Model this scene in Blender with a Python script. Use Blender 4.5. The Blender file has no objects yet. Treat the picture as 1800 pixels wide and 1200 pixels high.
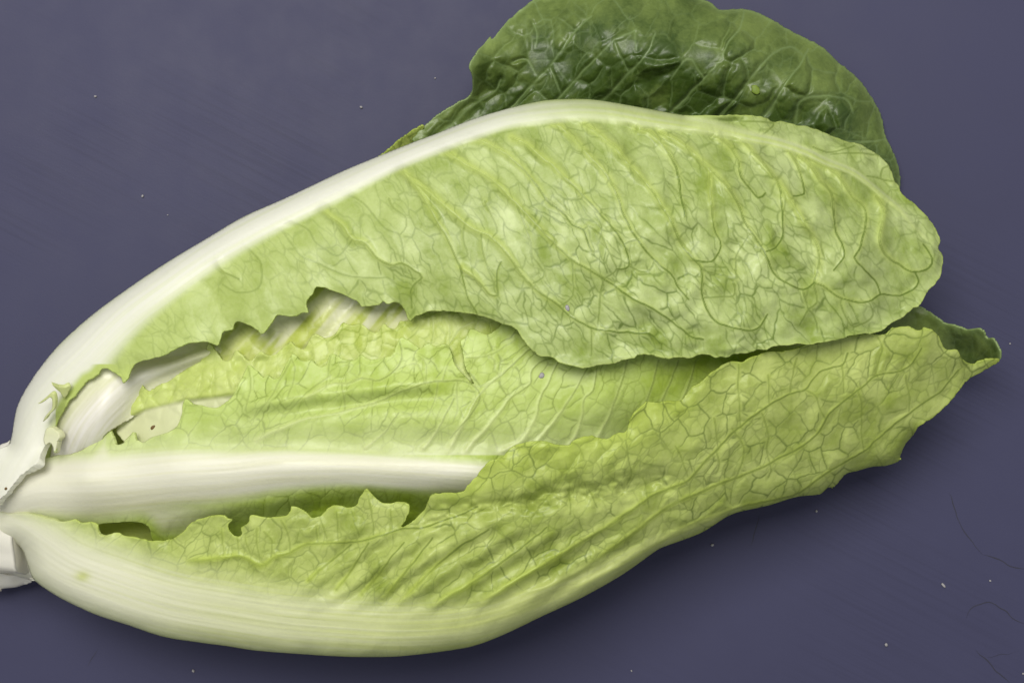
import bpy, math
import numpy as np

# ------------------------------------------------------------------ camera, world, lights
S = bpy.context.scene
CAM_H = 0.55                      # camera height above the table (m)
FRAME = 0.34                      # width of the table seen at z = 0 (m)
K = FRAME / 1800.0                # metres per photo pixel on the table

cam_d = bpy.data.cameras.new('camera')
cam = bpy.data.objects.new('camera', cam_d)
S.collection.objects.link(cam)
cam.location = (0, 0, CAM_H)
cam.rotation_euler = (0, 0, 0)
cam_d.sensor_width = 36.0
cam_d.lens = 36.0 * CAM_H / FRAME
cam_d.clip_start = 0.01
cam_d.clip_end = 50
S.camera = cam

W = bpy.data.worlds.new('World'); S.world = W; W.use_nodes = True
bg = W.node_tree.nodes['Background']
bg.inputs[0].default_value = (0.97, 0.98, 1.0, 1)
bg.inputs[1].default_value = 0.50

def area(name, loc, target, size, power, col):
    d = bpy.data.lights.new(name, 'AREA'); d.shape = 'RECTANGLE'
    d.size, d.size_y = size; d.energy = power; d.color = col
    o = bpy.data.objects.new(name, d); S.collection.objects.link(o)
    o.location = loc
    v = np.array(target) - np.array(loc)
    import mathutils
    o.rotation_euler = mathutils.Vector(v).to_track_quat('-Z', 'Y').to_euler()
    return o
area('window_light', (-0.16, 0.52, 1.35), (0, 0, 0.04), (0.85, 0.65), 29.5, (1.0, 0.975, 0.92))

S.view_settings.view_transform = 'Standard'
S.view_settings.look = 'None'
S.view_settings.exposure = 0.0
S.view_settings.gamma = 1.0

# ------------------------------------------------------------------ numeric helpers
def unproject(px, py, z):
    s = K * (CAM_H - z) / CAM_H
    return (px - 900.0) * s, -(py - 600.0) * s

def hash2(ix, iy, seed):
    h = (ix.astype(np.int64) * 374761393 + iy.astype(np.int64) * 668265263 + seed * 2147483647 + 12345) & 0xFFFFFFFF
    h = ((h ^ (h >> 13)) * 1274126177) & 0xFFFFFFFF
    h = ((h ^ (h >> 16)) * 2246822519) & 0xFFFFFFFF
    h = (h ^ (h >> 15)) & 0xFFFFFFFF
    return h.astype(np.float64) / 4294967295.0

def vnoise(x, y, seed):
    ix = np.floor(x); iy = np.floor(y)
    fx = x - ix; fy = y - iy
    fx = fx * fx * fx * (fx * (fx * 6 - 15) + 10); fy = fy * fy * fy * (fy * (fy * 6 - 15) + 10)
    a = hash2(ix, iy, seed); b = hash2(ix + 1, iy, seed)
    c = hash2(ix, iy + 1, seed); d = hash2(ix + 1, iy + 1, seed)
    return (a + (b - a) * fx) * (1 - fy) + (c + (d - c) * fx) * fy

def fbm(x, y, seed, octv=3):
    r = 0; a = 0.5; s = 0
    for i in range(octv):
        r = r + a * vnoise(x * 2 ** i, y * 2 ** i, seed + i * 17); s += a; a *= 0.5
    return r / s                      # 0..1

def voronoi(x, y, seed, jit=0.85):
    """edge distance, cell random, second random"""
    ix = np.floor(x); iy = np.floor(y)
    best = np.full(x.shape, 9.0); bx = np.zeros_like(x); by = np.zeros_like(x)
    bi = np.zeros_like(x); bj = np.zeros_like(x)
    for i in (-1, 0, 1):
        for j in (-1, 0, 1):
            cx = ix + i; cy = iy + j
            qx = cx + 0.5 + jit * (hash2(cx, cy, seed) - 0.5) - x
            qy = cy + 0.5 + jit * (hash2(cx, cy, seed + 7) - 0.5) - y
            d = qx * qx + qy * qy
            m = d < best
            best = np.where(m, d, best); bx = np.where(m, qx, bx); by = np.where(m, qy, by)
            bi = np.where(m, cx, bi); bj = np.where(m, cy, bj)
    ed = np.full(x.shape, 9.0)
    for i in (-2, -1, 0, 1, 2):
        for j in (-2, -1, 0, 1, 2):
            cx = bi + i; cy = bj + j
            if i == 0 and j == 0: continue
            qx = cx + 0.5 + jit * (hash2(cx, cy, seed) - 0.5) - x
            qy = cy + 0.5 + jit * (hash2(cx, cy, seed + 7) - 0.5) - y
            dx = qx - bx; dy = qy - by
            l = np.sqrt(dx * dx + dy * dy) + 1e-9
            e = (0.5 * (bx + qx) * dx + 0.5 * (by + qy) * dy) / l
            ed = np.minimum(ed, e)
    return ed, hash2(bi, bj, seed + 31), hash2(bi, bj, seed + 57)

def sstep(a, b, x):
    t = np.clip((x - a) / (b - a), 0, 1)
    return t * t * (3 - 2 * t)

def polydist(px, py, poly):
    """distance, 0..1 parameter along the polyline, side sign, nearest point"""
    P = np.asarray(poly, float)[:, :2]
    seg = np.hypot(*(P[1:] - P[:-1]).T); cum = np.concatenate([[0], np.cumsum(seg)]); tot = cum[-1] + 1e-9
    bd = np.full(px.shape, 1e18); bt = np.zeros_like(px); bs = np.zeros_like(px)
    bx = np.zeros_like(px); by = np.zeros_like(px)
    for k in range(len(P) - 1):
        ax, ay = P[k]; ex, ey = P[k + 1] - P[k]
        L2 = ex * ex + ey * ey + 1e-12
        rx = px - ax; ry = py - ay
        t = np.clip((rx * ex + ry * ey) / L2, 0, 1)
        dx = rx - t * ex; dy = ry - t * ey
        d = dx * dx + dy * dy
        m = d < bd
        bd = np.where(m, d, bd); bt = np.where(m, (cum[k] + t * seg[k]) / tot, bt)
        bs = np.where(m, np.sign(ex * ry - ey * rx), bs)
        bx = np.where(m, ax + t * ex, bx); by = np.where(m, ay + t * ey, by)
    return np.sqrt(bd), bt, bs, bx, by

def inside(px, py, poly):
    r = np.zeros(px.shape, bool)
    n = len(poly)
    for k in range(n):
        x1, y1 = poly[k]; x2, y2 = poly[(k + 1) % n]
        if y1 == y2: continue
        c = ((y1 > py) != (y2 > py)) & (px < (x2 - x1) * (py - y1) / (y2 - y1) + x1)
        r ^= c
    return r

def catmull(P, closed=True, step=4.0):
    P = np.asarray(P, float); n = len(P); out = []
    rng = range(n) if closed else range(n - 1)
    for i in rng:
        if closed:
            p0, p1, p2, p3 = P[(i - 1) % n], P[i], P[(i + 1) % n], P[(i + 2) % n]
        else:
            p0, p1, p2, p3 = P[max(i - 1, 0)], P[i], P[i + 1], P[min(i + 2, n - 1)]
        L = np.hypot(*(p2 - p1)[:2]); m = max(1, int(L / step))
        # limited tangents keep the teeth sharp
        def lim(t):
            l = np.hypot(*t[:2]); return t * min(1.0, L / (l + 1e-9))
        t1 = lim((p2 - p0) * 0.5); t2 = lim((p3 - p1) * 0.5)
        for k in range(m):
            s = k / m; s2 = s * s; s3 = s2 * s
            out.append((2 * s3 - 3 * s2 + 1) * p1 + (s3 - 2 * s2 + s) * t1 + (-2 * s3 + 3 * s2) * p2 + (s3 - s2) * t2)
    if not closed: out.append(P[-1])
    return np.array(out)

class TPS:
    def __init__(self, pts, lam=4e-4):
        p = np.asarray(pts, float); self.c = p[:, :2] / 300.0; z = p[:, 2]; n = len(p)
        d = np.hypot(self.c[:, None, 0] - self.c[None, :, 0], self.c[:, None, 1] - self.c[None, :, 1])
        Kk = d * d * np.log(d + 1e-9) + np.eye(n) * lam * 10
        Pm = np.hstack([np.ones((n, 1)), self.c])
        A = np.zeros((n + 3, n + 3)); A[:n, :n] = Kk; A[:n, n:] = Pm; A[n:, :n] = Pm.T
        self.w = np.linalg.solve(A, np.concatenate([z, np.zeros(3)]))
    def __call__(self, x, y):
        x = x / 300.0; y = y / 300.0; n = len(self.c)
        r = self.w[n] + self.w[n + 1] * x + self.w[n + 2] * y
        for k in range(n):
            d = np.hypot(x - self.c[k, 0], y - self.c[k, 1])
            r = r + self.w[k] * d * d * np.log(d + 1e-9)
        return r

# ------------------------------------------------------------------ material helpers
def new_mat(name):
    m = bpy.data.materials.new(name); m.use_nodes = True
    nt = m.node_tree; nt.nodes.clear()
    return m, nt
def N(nt, t, **kw):
    n = nt.nodes.new(t)
    for k, v in kw.items(): setattr(n, k, v)
    return n
def setv(nt, sock, v):
    if hasattr(v, 'is_output') or isinstance(v, bpy.types.NodeSocket): nt.links.new(v, sock)
    else: sock.default_value = v
def mixc(nt, f, a, b):
    n = N(nt, 'ShaderNodeMix', data_type='RGBA')
    setv(nt, n.inputs[0], f); setv(nt, n.inputs[6], a); setv(nt, n.inputs[7], b)
    return n.outputs[2]
def mth(nt, op, a, b=0.0, clamp=False):
    n = N(nt, 'ShaderNodeMath', operation=op, use_clamp=clamp)
    setv(nt, n.inputs[0], a); setv(nt, n.inputs[1], b)
    return n.outputs[0]
def attr(nt, name):
    n = N(nt, 'ShaderNodeAttribute', attribute_name=name); return n.outputs['Fac']
def noise(nt, vec, scale, detail=3, rough=0.55):
    n = N(nt, 'ShaderNodeTexNoise'); n.inputs['Scale'].default_value = scale
    n.inputs['Detail'].default_value = detail; n.inputs['Roughness'].default_value = rough
    nt.links.new(vec, n.inputs['Vector']); return n.outputs[0]
def c4(r, g, b): return (r, g, b, 1)
def srgb(r, g, b):
    f = lambda v: (v / 255 / 12.92) if v / 255 <= 0.04045 else ((v / 255 + 0.055) / 1.055) ** 2.4
    return (f(r), f(g), f(b), 1)

def leaf_material(name, pale, green, major, vein, rib, ribtint, rough=0.41, trans=0.40, tcol=None, spec=0.42, bump=0.25):
    m, nt = new_mat(name)
    co = N(nt, 'ShaderNodeTexCoord').outputs['Object']
    fine = noise(nt, co, 900, 4, 0.65)
    mid = noise(nt, co, 170, 3, 0.6)
    mott = attr(nt, 'mott')
    f = mth(nt, 'ADD', mott, mth(nt, 'MULTIPLY', mth(nt, 'SUBTRACT', fine, 0.5), 0.55))
    f = mth(nt, 'ADD', f, mth(nt, 'MULTIPLY', mth(nt, 'SUBTRACT', mid, 0.5), 0.7), True)
    col = mixc(nt, f, pale, green)
    col = mixc(nt, mth(nt, 'MULTIPLY', attr(nt, 'major'), 0.8), col, major)
    col = mixc(nt, mth(nt, 'MULTIPLY', attr(nt, 'line'), 0.85), col, vein)
    # pale rib with length-wise streaks
    st = attr(nt, 'streak')
    ribc = mixc(nt, st, rib, ribtint)
    col = mixc(nt, attr(nt, 'rib'), col, ribc)
    p = N(nt, 'ShaderNodeBsdfPrincipled')
    nt.links.new(col, p.inputs['Base Color'])
    rr = mth(nt, 'ADD', rough - 0.10, mth(nt, 'MULTIPLY', mid, 0.22))
    nt.links.new(rr, p.inputs['Roughness'])
    p.inputs['Specular IOR Level'].default_value = spec
    b = N(nt, 'ShaderNodeBump'); b.inputs['Strength'].default_value = bump; b.inputs['Distance'].default_value = 0.0006
    h = mth(nt, 'ADD', mth(nt, 'MULTIPLY', fine, 0.5), mth(nt, 'MULTIPLY', mid, 0.8))
    nt.links.new(h, b.inputs['Height']); nt.links.new(b.outputs[0], p.inputs['Normal'])
    t = N(nt, 'ShaderNodeBsdfTranslucent')
    if tcol is None:
        hs = N(nt, 'ShaderNodeHueSaturation'); hs.inputs['Hue'].default_value = 0.495; hs.inputs['Saturation'].default_value = 1.25; hs.inputs['Value'].default_value = 1.05
        nt.links.new(col, hs.inputs['Color']); nt.links.new(hs.outputs[0], t.inputs[0])
    else: t.inputs[0].default_value = tcol
    mx = N(nt, 'ShaderNodeMixShader'); mx.inputs[0].default_value = trans
    nt.links.new(p.outputs[0], mx.inputs[1]); nt.links.new(t.outputs[0], mx.inputs[2])
    o = N(nt, 'ShaderNodeOutputMaterial'); nt.links.new(mx.outputs[0], o.inputs[0])
    return m

WHITE = c4(0.77, 0.77, 0.69); CREAM = c4(0.74, 0.75, 0.52)
M_A = leaf_material('outer_leaf_underside', c4(0.54, 0.625, 0.275), c4(0.26, 0.35, 0.055), c4(0.52, 0.61, 0.16),
                    c4(0.10, 0.165, 0.010), WHITE, c4(0.62, 0.70, 0.27))
M_B = leaf_material('inner_leaf_underside', c4(0.54, 0.65, 0.20), c4(0.37, 0.49, 0.05), c4(0.62, 0.71, 0.26),
                    c4(0.19, 0.26, 0.02), c4(0.78, 0.77, 0.66), c4(0.64, 0.64, 0.38))
M_C = leaf_material('lower_leaf_underside', c4(0.51, 0.585, 0.185), c4(0.26, 0.34, 0.04), c4(0.47, 0.57, 0.09),
                    c4(0.09, 0.14, 0.015), c4(0.74, 0.74, 0.60), c4(0.56, 0.60, 0.25))
M_D = leaf_material('dark_leaf_face', c4(0.17, 0.23, 0.055), c4(0.036, 0.066, 0.008), c4(0.22, 0.30, 0.11),
                    c4(0.20, 0.28, 0.12), c4(0.5, 0.55, 0.3), c4(0.4, 0.5, 0.2), rough=0.42, trans=0.2, spec=0.45, bump=0.3)
M_F = leaf_material('heart_leaf_frill', c4(0.62, 0.69, 0.27), c4(0.50, 0.59, 0.13), c4(0.63, 0.70, 0.27),
                    c4(0.24, 0.33, 0.02), c4(0.76, 0.75, 0.62), c4(0.66, 0.67, 0.40))
M_G = leaf_material('pale_heart_leaf', c4(0.68, 0.71, 0.36), c4(0.48, 0.55, 0.10), c4(0.72, 0.72, 0.50),
                    c4(0.30, 0.36, 0.06), c4(0.84, 0.82, 0.77), c4(0.72, 0.71, 0.58), rough=0.3)

# ------------------------------------------------------------------ mesh output
COL = S.collection
def mesh_obj(name, verts, faces_quad, mat, parent, attrs=None, normals=None, mask=None):
    v = verts; q = faces_quad
    if mask is not None:
        q = q[mask]
        used = np.unique(q); remap = np.full(len(v), -1); remap[used] = np.arange(len(used))
        v = v[used]; q = remap[q]
        if attrs: attrs = {k: a[used] for k, a in attrs.items()}
        if normals is not None: normals = normals[used]
    me = bpy.data.meshes.new(name)
    me.vertices.add(len(v)); me.vertices.foreach_set('co', v.astype(np.float32).ravel())
    nf = len(q)
    me.loops.add(nf * 4); me.loops.foreach_set('vertex_index', q.astype(np.int32).ravel())
    me.polygons.add(nf); me.polygons.foreach_set('loop_start', np.arange(0, nf * 4, 4, dtype=np.int32))
    me.polygons.foreach_set('use_smooth', np.ones(nf, bool))
    me.update(calc_edges=True)
    if attrs:
        for k, a in attrs.items():
            at = me.attributes.new(k, 'FLOAT', 'POINT'); at.data.foreach_set('value', a.astype(np.float32))
    me.materials.append(mat)
    if normals is not None:
        me.normals_split_custom_set_from_vertices(normals.astype(np.float32))
    o = bpy.data.objects.new(name, me); COL.objects.link(o)
    if parent is not None: o.parent = parent
    return o

def vertex_normals(v, q):
    a, b, c, d = v[q[:, 0]], v[q[:, 1]], v[q[:, 2]], v[q[:, 3]]
    n = np.cross(c - a, d - b)
    vn = np.zeros_like(v)
    for k in range(4): np.add.at(vn, q[:, k], n)
    return vn / (np.linalg.norm(vn, axis=1, keepdims=True) + 1e-15)

def thicken(v, q, thick, attrs):
    """own solidify: v top, copy below along the normal, rim along open edges"""
    n = vertex_normals(v, q); nv = len(v)
    bot = v - n * thick[:, None]
    V = np.vstack([v, bot])
    qb = q[:, ::-1] + nv
    e = np.vstack([q[:, [0, 1]], q[:, [1, 2]], q[:, [2, 3]], q[:, [3, 0]]])
    e = e[e[:, 0] != e[:, 1]]
    key = e[:, 0].astype(np.int64) * nv + e[:, 1]; rev = e[:, 1].astype(np.int64) * nv + e[:, 0]
    open_ = ~np.isin(key, rev)
    oe = e[open_]
    rim = np.stack([oe[:, 1], oe[:, 0], oe[:, 0] + nv, oe[:, 1] + nv], axis=1)
    Q = np.vstack([q, qb, rim])
    NN = vertex_normals(V, Q)
    A = {k: np.concatenate([a, a]) for k, a in attrs.items()}
    return V, Q, NN, A, len(q)

# ------------------------------------------------------------------ the lettuce
lettuce = bpy.data.objects.new('romaine_lettuce', None); COL.objects.link(lettuce)
lettuce['label'] = 'whole head of romaine lettuce with pale ribs and green leaves on the dark table'
lettuce['category'] = 'lettuce'

def build_leaf(name, outline, zpts, mat, h=1.8, rib=None, ribw_soft=0.35, veins=(), cell=36, ang=50, stretch=1.5,
               blister=0.8, fine_amp=0.15, drop=None, extra=None, ruffle=(1.0, 40), thick=0.55, seed=1,
               majw=(5.0, 1.4), majh=0.5, linestr=1.0, skirt=None, label=None, mott_bias=0.0, attr_fn=None, ribh=2.5,
               split_rib=True, cell_mott=0.5, edge_pale=0.0, lump=0.5, lines2=0.85, lines3=0.4, bl_fn=None, rim=0.6, groove=0.09, ribthick=2.2, mott_amp=1.0, puffk=0.26, net_fade=0.0):
    OL = catmull(outline, True, 3.0)
    # tiny irregularity of the margin
    ph = np.arange(len(OL)) * 0.45
    jit = np.full(len(OL), 2.0)
    if drop is not None:
        for (pl, _, _) in drop:
            dj = polydist(OL[:, 0], OL[:, 1], pl)[0]; jit = jit * sstep(1.5, 6.0, dj)
    OL = OL + np.stack([vnoise(ph, ph * 0 + 3.3, seed) - 0.5, vnoise(ph, ph * 0 + 9.1, seed + 5) - 0.5], 1) * jit[:, None]
    x0, y0 = OL.min(0) - 2 * h; x1, y1 = OL.max(0) + 2 * h
    gx = np.arange(x0, x1, h); gy = np.arange(y0, y1, h)
    X, Y = np.meshgrid(gx, gy); shp = X.shape; X = X.ravel(); Y = Y.ravel()
    ins = inside(X, Y, OL)
    I2 = ins.reshape(shp)
    near = np.zeros(shp, bool)           # band around the outline
    for i in (-2, -1, 0, 1, 2):
        for j in (-2, -1, 0, 1, 2):
            near |= np.roll(np.roll(I2, i, 0), j, 1) != I2
    near = near.ravel()
    idx = np.where(near)[0]
    closed = np.vstack([OL, OL[:1]])
    d, _, _, nx, ny = polydist(X[idx], Y[idx], closed)
    sd = np.full(X.shape, 1e9); sd[~ins] = -1e9
    sd[idx] = np.where(ins[idx], d, -d)
    use = sd > -0.72 * h
    snap = idx[(np.abs(sd[idx]) < 0.42 * h) | ((sd[idx] < 0) & use[idx])]
    snapm = np.isin(idx, snap)
    X[idx[snapm]] = nx[snapm]; Y[idx[snapm]] = ny[snapm]
    U = use.reshape(shp)
    cellm = U[:-1, :-1] & U[1:, :-1] & U[:-1, 1:] & U[1:, 1:]
    ids = np.arange(X.size).reshape(shp)
    r, c = np.where(cellm)
    q = np.stack([ids[r + 1, c], ids[r + 1, c + 1], ids[r, c + 1], ids[r, c]], 1)   # +z normals (y flips)
    used = np.unique(q); remap = np.full(X.size, -1); remap[used] = np.arange(len(used))
    q = remap[q]; px = X[used]; py = Y[used]
    # drop degenerate cells (snapped together)
    ar = np.abs((px[q[:, 2]] - px[q[:, 0]]) * (py[q[:, 3]] - py[q[:, 1]]) - (px[q[:, 3]] - px[q[:, 1]]) * (py[q[:, 2]] - py[q[:, 0]]))
    q = q[ar > 0.05 * h * h]
    used = np.unique(q); remap = np.full(len(px), -1); remap[used] = np.arange(len(used)); q = remap[q]; px = px[used]; py = py[used]

    # distance to the margin (coarse outline is enough)
    ed, et, _, _, _ = polydist(px, py, closed[::3] if len(closed) > 300 else closed)
    z = zpts(px, py) if callable(zpts) else TPS(zpts)(px, py)
    # --- rib
    ribv = np.zeros_like(px); ribt = np.zeros_like(px); ribd = np.full(px.shape, 1e3)
    if rib is not None:
        R = catmull(rib, False, 10.0)
        dr, tr, _, _, _ = polydist(px, py, R)
        cum = np.concatenate([[0], np.cumsum(np.hypot(*(R[1:, :2] - R[:-1, :2]).T))]); cum /= cum[-1]
        w = np.interp(tr, cum, R[:, 2]); s = np.interp(tr, cum, R[:, 3])      # half width, whiteness
        wob = 1 + 0.10 * (fbm(px / 60, py / 60, seed + 3) - 0.5)
        prof = 1 - sstep(1 - ribw_soft, 1 + ribw_soft, dr / (w * wob))
        ribv = prof * s; ribt = tr; ribd = dr
        ribd_abs = dr
        sgn = polydist(px, py, R)[2]
        z = z + groove * prof * (fbm(dr * sgn / 4.5 + 60, tr * 7, seed + 7, 2) - 0.5) * 2
        ribd = dr * sgn + 200
        hw = np.clip(dr / (w * 1.35), 0, 1)
        z = z + ribh * (0.5 + 0.5 * np.cos(np.pi * hw)) * np.minimum(1, w / 14.0)
    # --- traced veins
    major = np.zeros_like(px); line = np.zeros_like(px); vd = np.full(px.shape, 60.0); ridge = np.zeros_like(px)
    # small warp so that traced lines are never ruler-straight
    wx = px + 5 * (fbm(px / 28, py / 28, seed + 11) - 0.5); wy = py + 5 * (fbm(px / 28, py / 28, seed + 12) - 0.5)
    for V in veins:
        st = 1.0
        if isinstance(V, tuple): st, V = V
        C = catmull(V, False, 6.0)
        lo = C.min(0) - 30; hi = C.max(0) + 30
        m = np.where((wx > lo[0]) & (wx < hi[0]) & (wy > lo[1]) & (wy < hi[1]))[0]
        if len(m) == 0: continue
        d, t, sg, _, _ = polydist(wx[m], wy[m], C)
        wv = (majw[0] * (1 - t) + majw[1]) * st
        g = np.exp(-(d / wv) ** 2)
        major[m] = np.maximum(major[m], g * (1 - 0.6 * t) * (1 if st > 0.65 else 0.4))
        ridge[m] = np.maximum(ridge[m], g * (0.12 + 0.88 * (1 - sstep(0.0, 0.65, t))) * sstep(0, 0.06, t + 0.02) * (st if st > 0.65 else 0.15))
        ln = (1 - sstep(0.4, 1.9, np.abs(d - 0.25 * wv * (sg > 0)))) * ((0.34 + 0.46 * sstep(0.1, 0.8, t)) if st > 0.65 else 0.5)
        line[m] = np.maximum(line[m], ln)
        vd[m] = np.minimum(vd[m], d)
    # --- network of smaller veins
    ca, sa = math.cos(math.radians(ang)), math.sin(math.radians(ang))
    ux = px + 22 * (fbm(px / 70, py / 70, seed + 21) - 0.5) + 9 * (fbm(px / 20, py / 20, seed + 22) - 0.5)
    uy = py + 22 * (fbm(px / 70, py / 70, seed + 23) - 0.5) + 9 * (fbm(px / 20, py / 20, seed + 24) - 0.5)
    a = (ux * ca + uy * sa) / (cell * stretch); b = (-ux * sa + uy * ca) / cell
    e2, r2, r2b = voronoi(a, b, seed + 41)
    e2 = e2 * cell
    e3, r3, _ = voronoi(a * 2.1 + 3.7, b * 2.3 + 1.9, seed + 61, 0.95)
    e3 = e3 * cell / 2.2
    vis2 = 0.35 + 0.65 * sstep(0.25, 0.6, fbm(px / 90, py / 90, seed + 71)); vis3 = sstep(0.3, 0.65, fbm(px / 60, py / 60, seed + 72))
    l2 = (1 - sstep(0.25, 1.6, e2)) * lines2 * vis2 * sstep(2, 8, vd)
    l3 = (1 - sstep(0.3, 1.5, e3)) * lines3 * vis3
    if net_fade: l2 = l2 * (1 - net_fade * (1 - sstep(60, 190, ribd_abs))); l3 = l3 * (1 - 0.5 * net_fade * (1 - sstep(60, 190, ribd_abs)))
    line = np.maximum(line, np.maximum(l2, l3)) * linestr * (1 - ribv)
    dn = np.minimum(vd, e2)
    puff = 1 - np.exp(-(dn / (cell * puffk)) ** 1.6)
    fall = (1 - ribv) * sstep(0, 14, ed)
    if bl_fn is not None: fall = fall * bl_fn(px, py)
    z = z + blister * puff * (r2 * 1.6 - 0.55) * fall
    z = z + fine_amp * (1 - np.exp(-(e3 / 3.5) ** 2)) * (r3 - 0.3) * fall
    z = z + majh * ridge * (1 - 0.7 * ribv)
    z = z - 0.05 * l2 * fall
    z = z + lump * 2 * (fbm(px / 75, py / 75, seed + 81) - 0.5) * fall * 2
    # margin ruffle
    ra, rl = ruffle
    z = z + ra * (vnoise(px / rl, py / rl, seed + 91) * 2 - 1) * np.exp(-ed / 26.0) * (1 - ribv)
    if extra is not None: z = extra(px, py, z)
    if drop is not None:
        for (pl, Rr, hh) in drop:
            C = catmull(pl, False, 8.0)
            d, _, _, _, _ = polydist(px, py, C)
            u = np.clip(1 - d / Rr, 0, 1)
            z = z - hh * (1 - np.sqrt(np.maximum(0, 1 - (0.985 * u) ** 2)))
    mott = np.clip(0.5 + mott_bias + mott_amp * (fbm(px / 55, py / 55, seed + 101, 4) - 0.5) + cell_mott * (r2b - 0.5) * sstep(0, 8, e2)
                   + 0.16 * (r3 - 0.5) - edge_pale * np.exp(-ed / 16.0), 0, 1)
    # streaks run along the rib
    streak = fbm(ribd / 4.0 + 40, ribt * 6, seed + 111, 3)
    streak = np.clip((streak - 0.35) * 1.6, 0, 1)
    A = dict(rib=ribv, major=major * (1 - ribv), line=line, mott=mott, streak=streak)
    A['major'] = np.maximum(A['major'], rim * np.exp(-(ed / 2.6) ** 2) * (1 - ribv))  # lit edge of the leaf put into the colour along the margin
    if attr_fn is not None: attr_fn(px, py, A, ed)
    zz = np.maximum(z, 1.2) / 1000.0
    wx_, wy_ = unproject(px, py, zz)
    v = np.stack([wx_, wy_, zz], 1)
    # --- skirt: the leaf goes on round the side of the head, out of the camera's sight
    if skirt is not None:
        for (pl, rad, n, turn) in skirt:
            C = catmull(pl, False, 6.0)[:, :2]
            # nearest sheet vertex gives height
            base = []
            for p in C:
                k = np.argmin((px - p[0]) ** 2 + (py - p[1]) ** 2); base.append(k)
            base = np.array(base)
            B0 = v[base].copy()
            ker = np.ones(9) / 9.0
            B0 = np.stack([np.convolve(np.pad(B0[:, a], 4, mode='edge'), ker, 'valid') for a in range(3)], 1)
            tan = np.gradient(B0[:, :2], axis=0); tan /= np.linalg.norm(tan, axis=1, keepdims=True) + 1e-12
            inw = np.stack([tan[:, 1], -tan[:, 0]], 1)
            B0[:, :2] += inw * 0.0003; B0[:, 2] -= 0.0004          # right-hand side in world = inside for these paths
            k0 = len(v); rows = [B0]
            radz = np.maximum(0.002, B0[:, 2] - 0.003)
            win = np.clip(np.minimum(np.arange(len(C)), np.arange(len(C))[::-1]) / 6.0, 0.2, 1)
            for j in range(1, n + 1):
                th = math.radians(turn) * j / n
                row = B0.copy()
                row[:, :2] += inw * (rad / 1000.0 * (1 - math.cos(th)) * win)[:, None]
                row[:, 2] = B0[:, 2] - radz * (math.sin(min(th, math.pi / 2)))
                if th > math.pi / 2: row[:, :2] += inw * 0.004 * (j / n)
                rows.append(row)
            m = len(C)
            v = np.vstack([v] + rows[1:])
            grid = np.vstack([base[None], (k0 + np.arange(n * m)).reshape(n, m)])
            i, j = np.meshgrid(np.arange(n), np.arange(m - 1), indexing='ij')
            sq = np.stack([grid[i, j], grid[i, j + 1], grid[i + 1, j + 1], grid[i + 1, j]], -1).reshape(-1, 4)
            sq = sq[(sq[:, 0] != sq[:, 1])]
            q = np.vstack([q, sq])
            for kk in A: A[kk] = np.concatenate([A[kk]] + [A[kk][base]] * n)
            px = np.concatenate([px] + [px[base]] * n); py = np.concatenate([py] + [py[base]] * n)
    th = (thick + ribthick * A['rib']) / 1000.0
    V, Q, NN, AA, nt_ = thicken(v, q, th, A)
    rf = AA['rib'][Q].mean(1) > 0.5
    if split_rib and rib is not None and rf.any() and (~rf).any():
        o = mesh_obj(name, V, Q, mat, lettuce, AA, NN, ~rf)
        mesh_obj('midrib', V, Q, mat, o, AA, NN, rf)
    else:
        o = mesh_obj(name, V, Q, mat, lettuce, AA, NN)
    if label: o['label'] = label
    return o

# ---- A: upper outer leaf ------------------------------------------------------------------
A_TOP = [(17, 778), (30, 715), (55, 668), (100, 610), (160, 555), (235, 500), (300, 457), (367, 417), (428, 381), (498, 350), (600, 302),
         (667, 274), (727, 250), (767, 235), (833, 209), (900, 189), (955, 177), (1000, 174), (1050, 176), (1133, 190), (1200, 202)]
A_REST = [(1233, 202), (1267, 203), (1283, 202), (1323, 203), (1347, 207), (1360, 215), (1375, 213), (1403, 221), (1422, 223), (1445, 232), (1462, 239), (1475, 243),
          (1492, 250), (1510, 253), (1527, 262), (1545, 272), (1563, 292), (1573, 318), (1580, 327), (1583, 337), (1600, 352), (1617, 368), (1633, 385), (1642, 397), (1647, 408),
          (1653, 425), (1650, 437), (1658, 450), (1655, 477), (1647, 495), (1628, 517), (1617, 537), (1605, 542), (1587, 558), (1567, 568), (1550, 580),
          (1533, 586), (1507, 588), (1475, 596), (1450, 601), (1417, 606), (1400, 603), (1383, 607), (1358, 608), (1350, 615), (1335, 614), (1313, 621), (1293, 622), (1280, 628),
          (1265, 627), (1257, 628), (1238, 622), (1223, 625), (1210, 630), (1197, 627), (1173, 630), (1150, 624), (1122, 624), (1115, 630), (1102, 631),
          (1092, 634), (1073, 640), (1048, 643), (1028, 647), (1000, 642), (987, 638), (970, 627), (953, 627), (943, 623), (928, 608), (913, 587), (903, 575),
          (883, 569), (867, 563), (837, 553), (808, 549), (783, 547), (753, 547), (742, 551), (727, 558), (720, 564), (713, 550), (707, 540), (703, 535), (693, 532), (680, 535), (673, 529),
          (667, 536), (655, 537), (637, 539), (627, 529), (602, 518), (583, 510), (558, 504), (548, 519), (538, 532), (542, 549), (532, 549), (520, 555),
          (508, 556), (488, 553), (480, 563), (470, 577), (460, 587), (448, 577), (430, 568), (413, 567), (408, 580), (394, 583), (388, 595), (383, 607), (367, 602), (350, 601), (330, 604),
          (300, 618), (288, 625), (263, 632), (242, 637), (232, 648), (225, 662), (217, 674), (212, 662), (200, 655), (183, 647), (170, 660), (153, 670), (132, 695), (118, 709), (107, 729), (103, 739),
          (96, 754), (105, 765), (101, 776), (96, 796), (92, 783), (85, 778), (76, 790), (67, 811), (37, 836), (10, 868), (-20, 890), (-25, 800), (-5, 790)]
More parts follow.
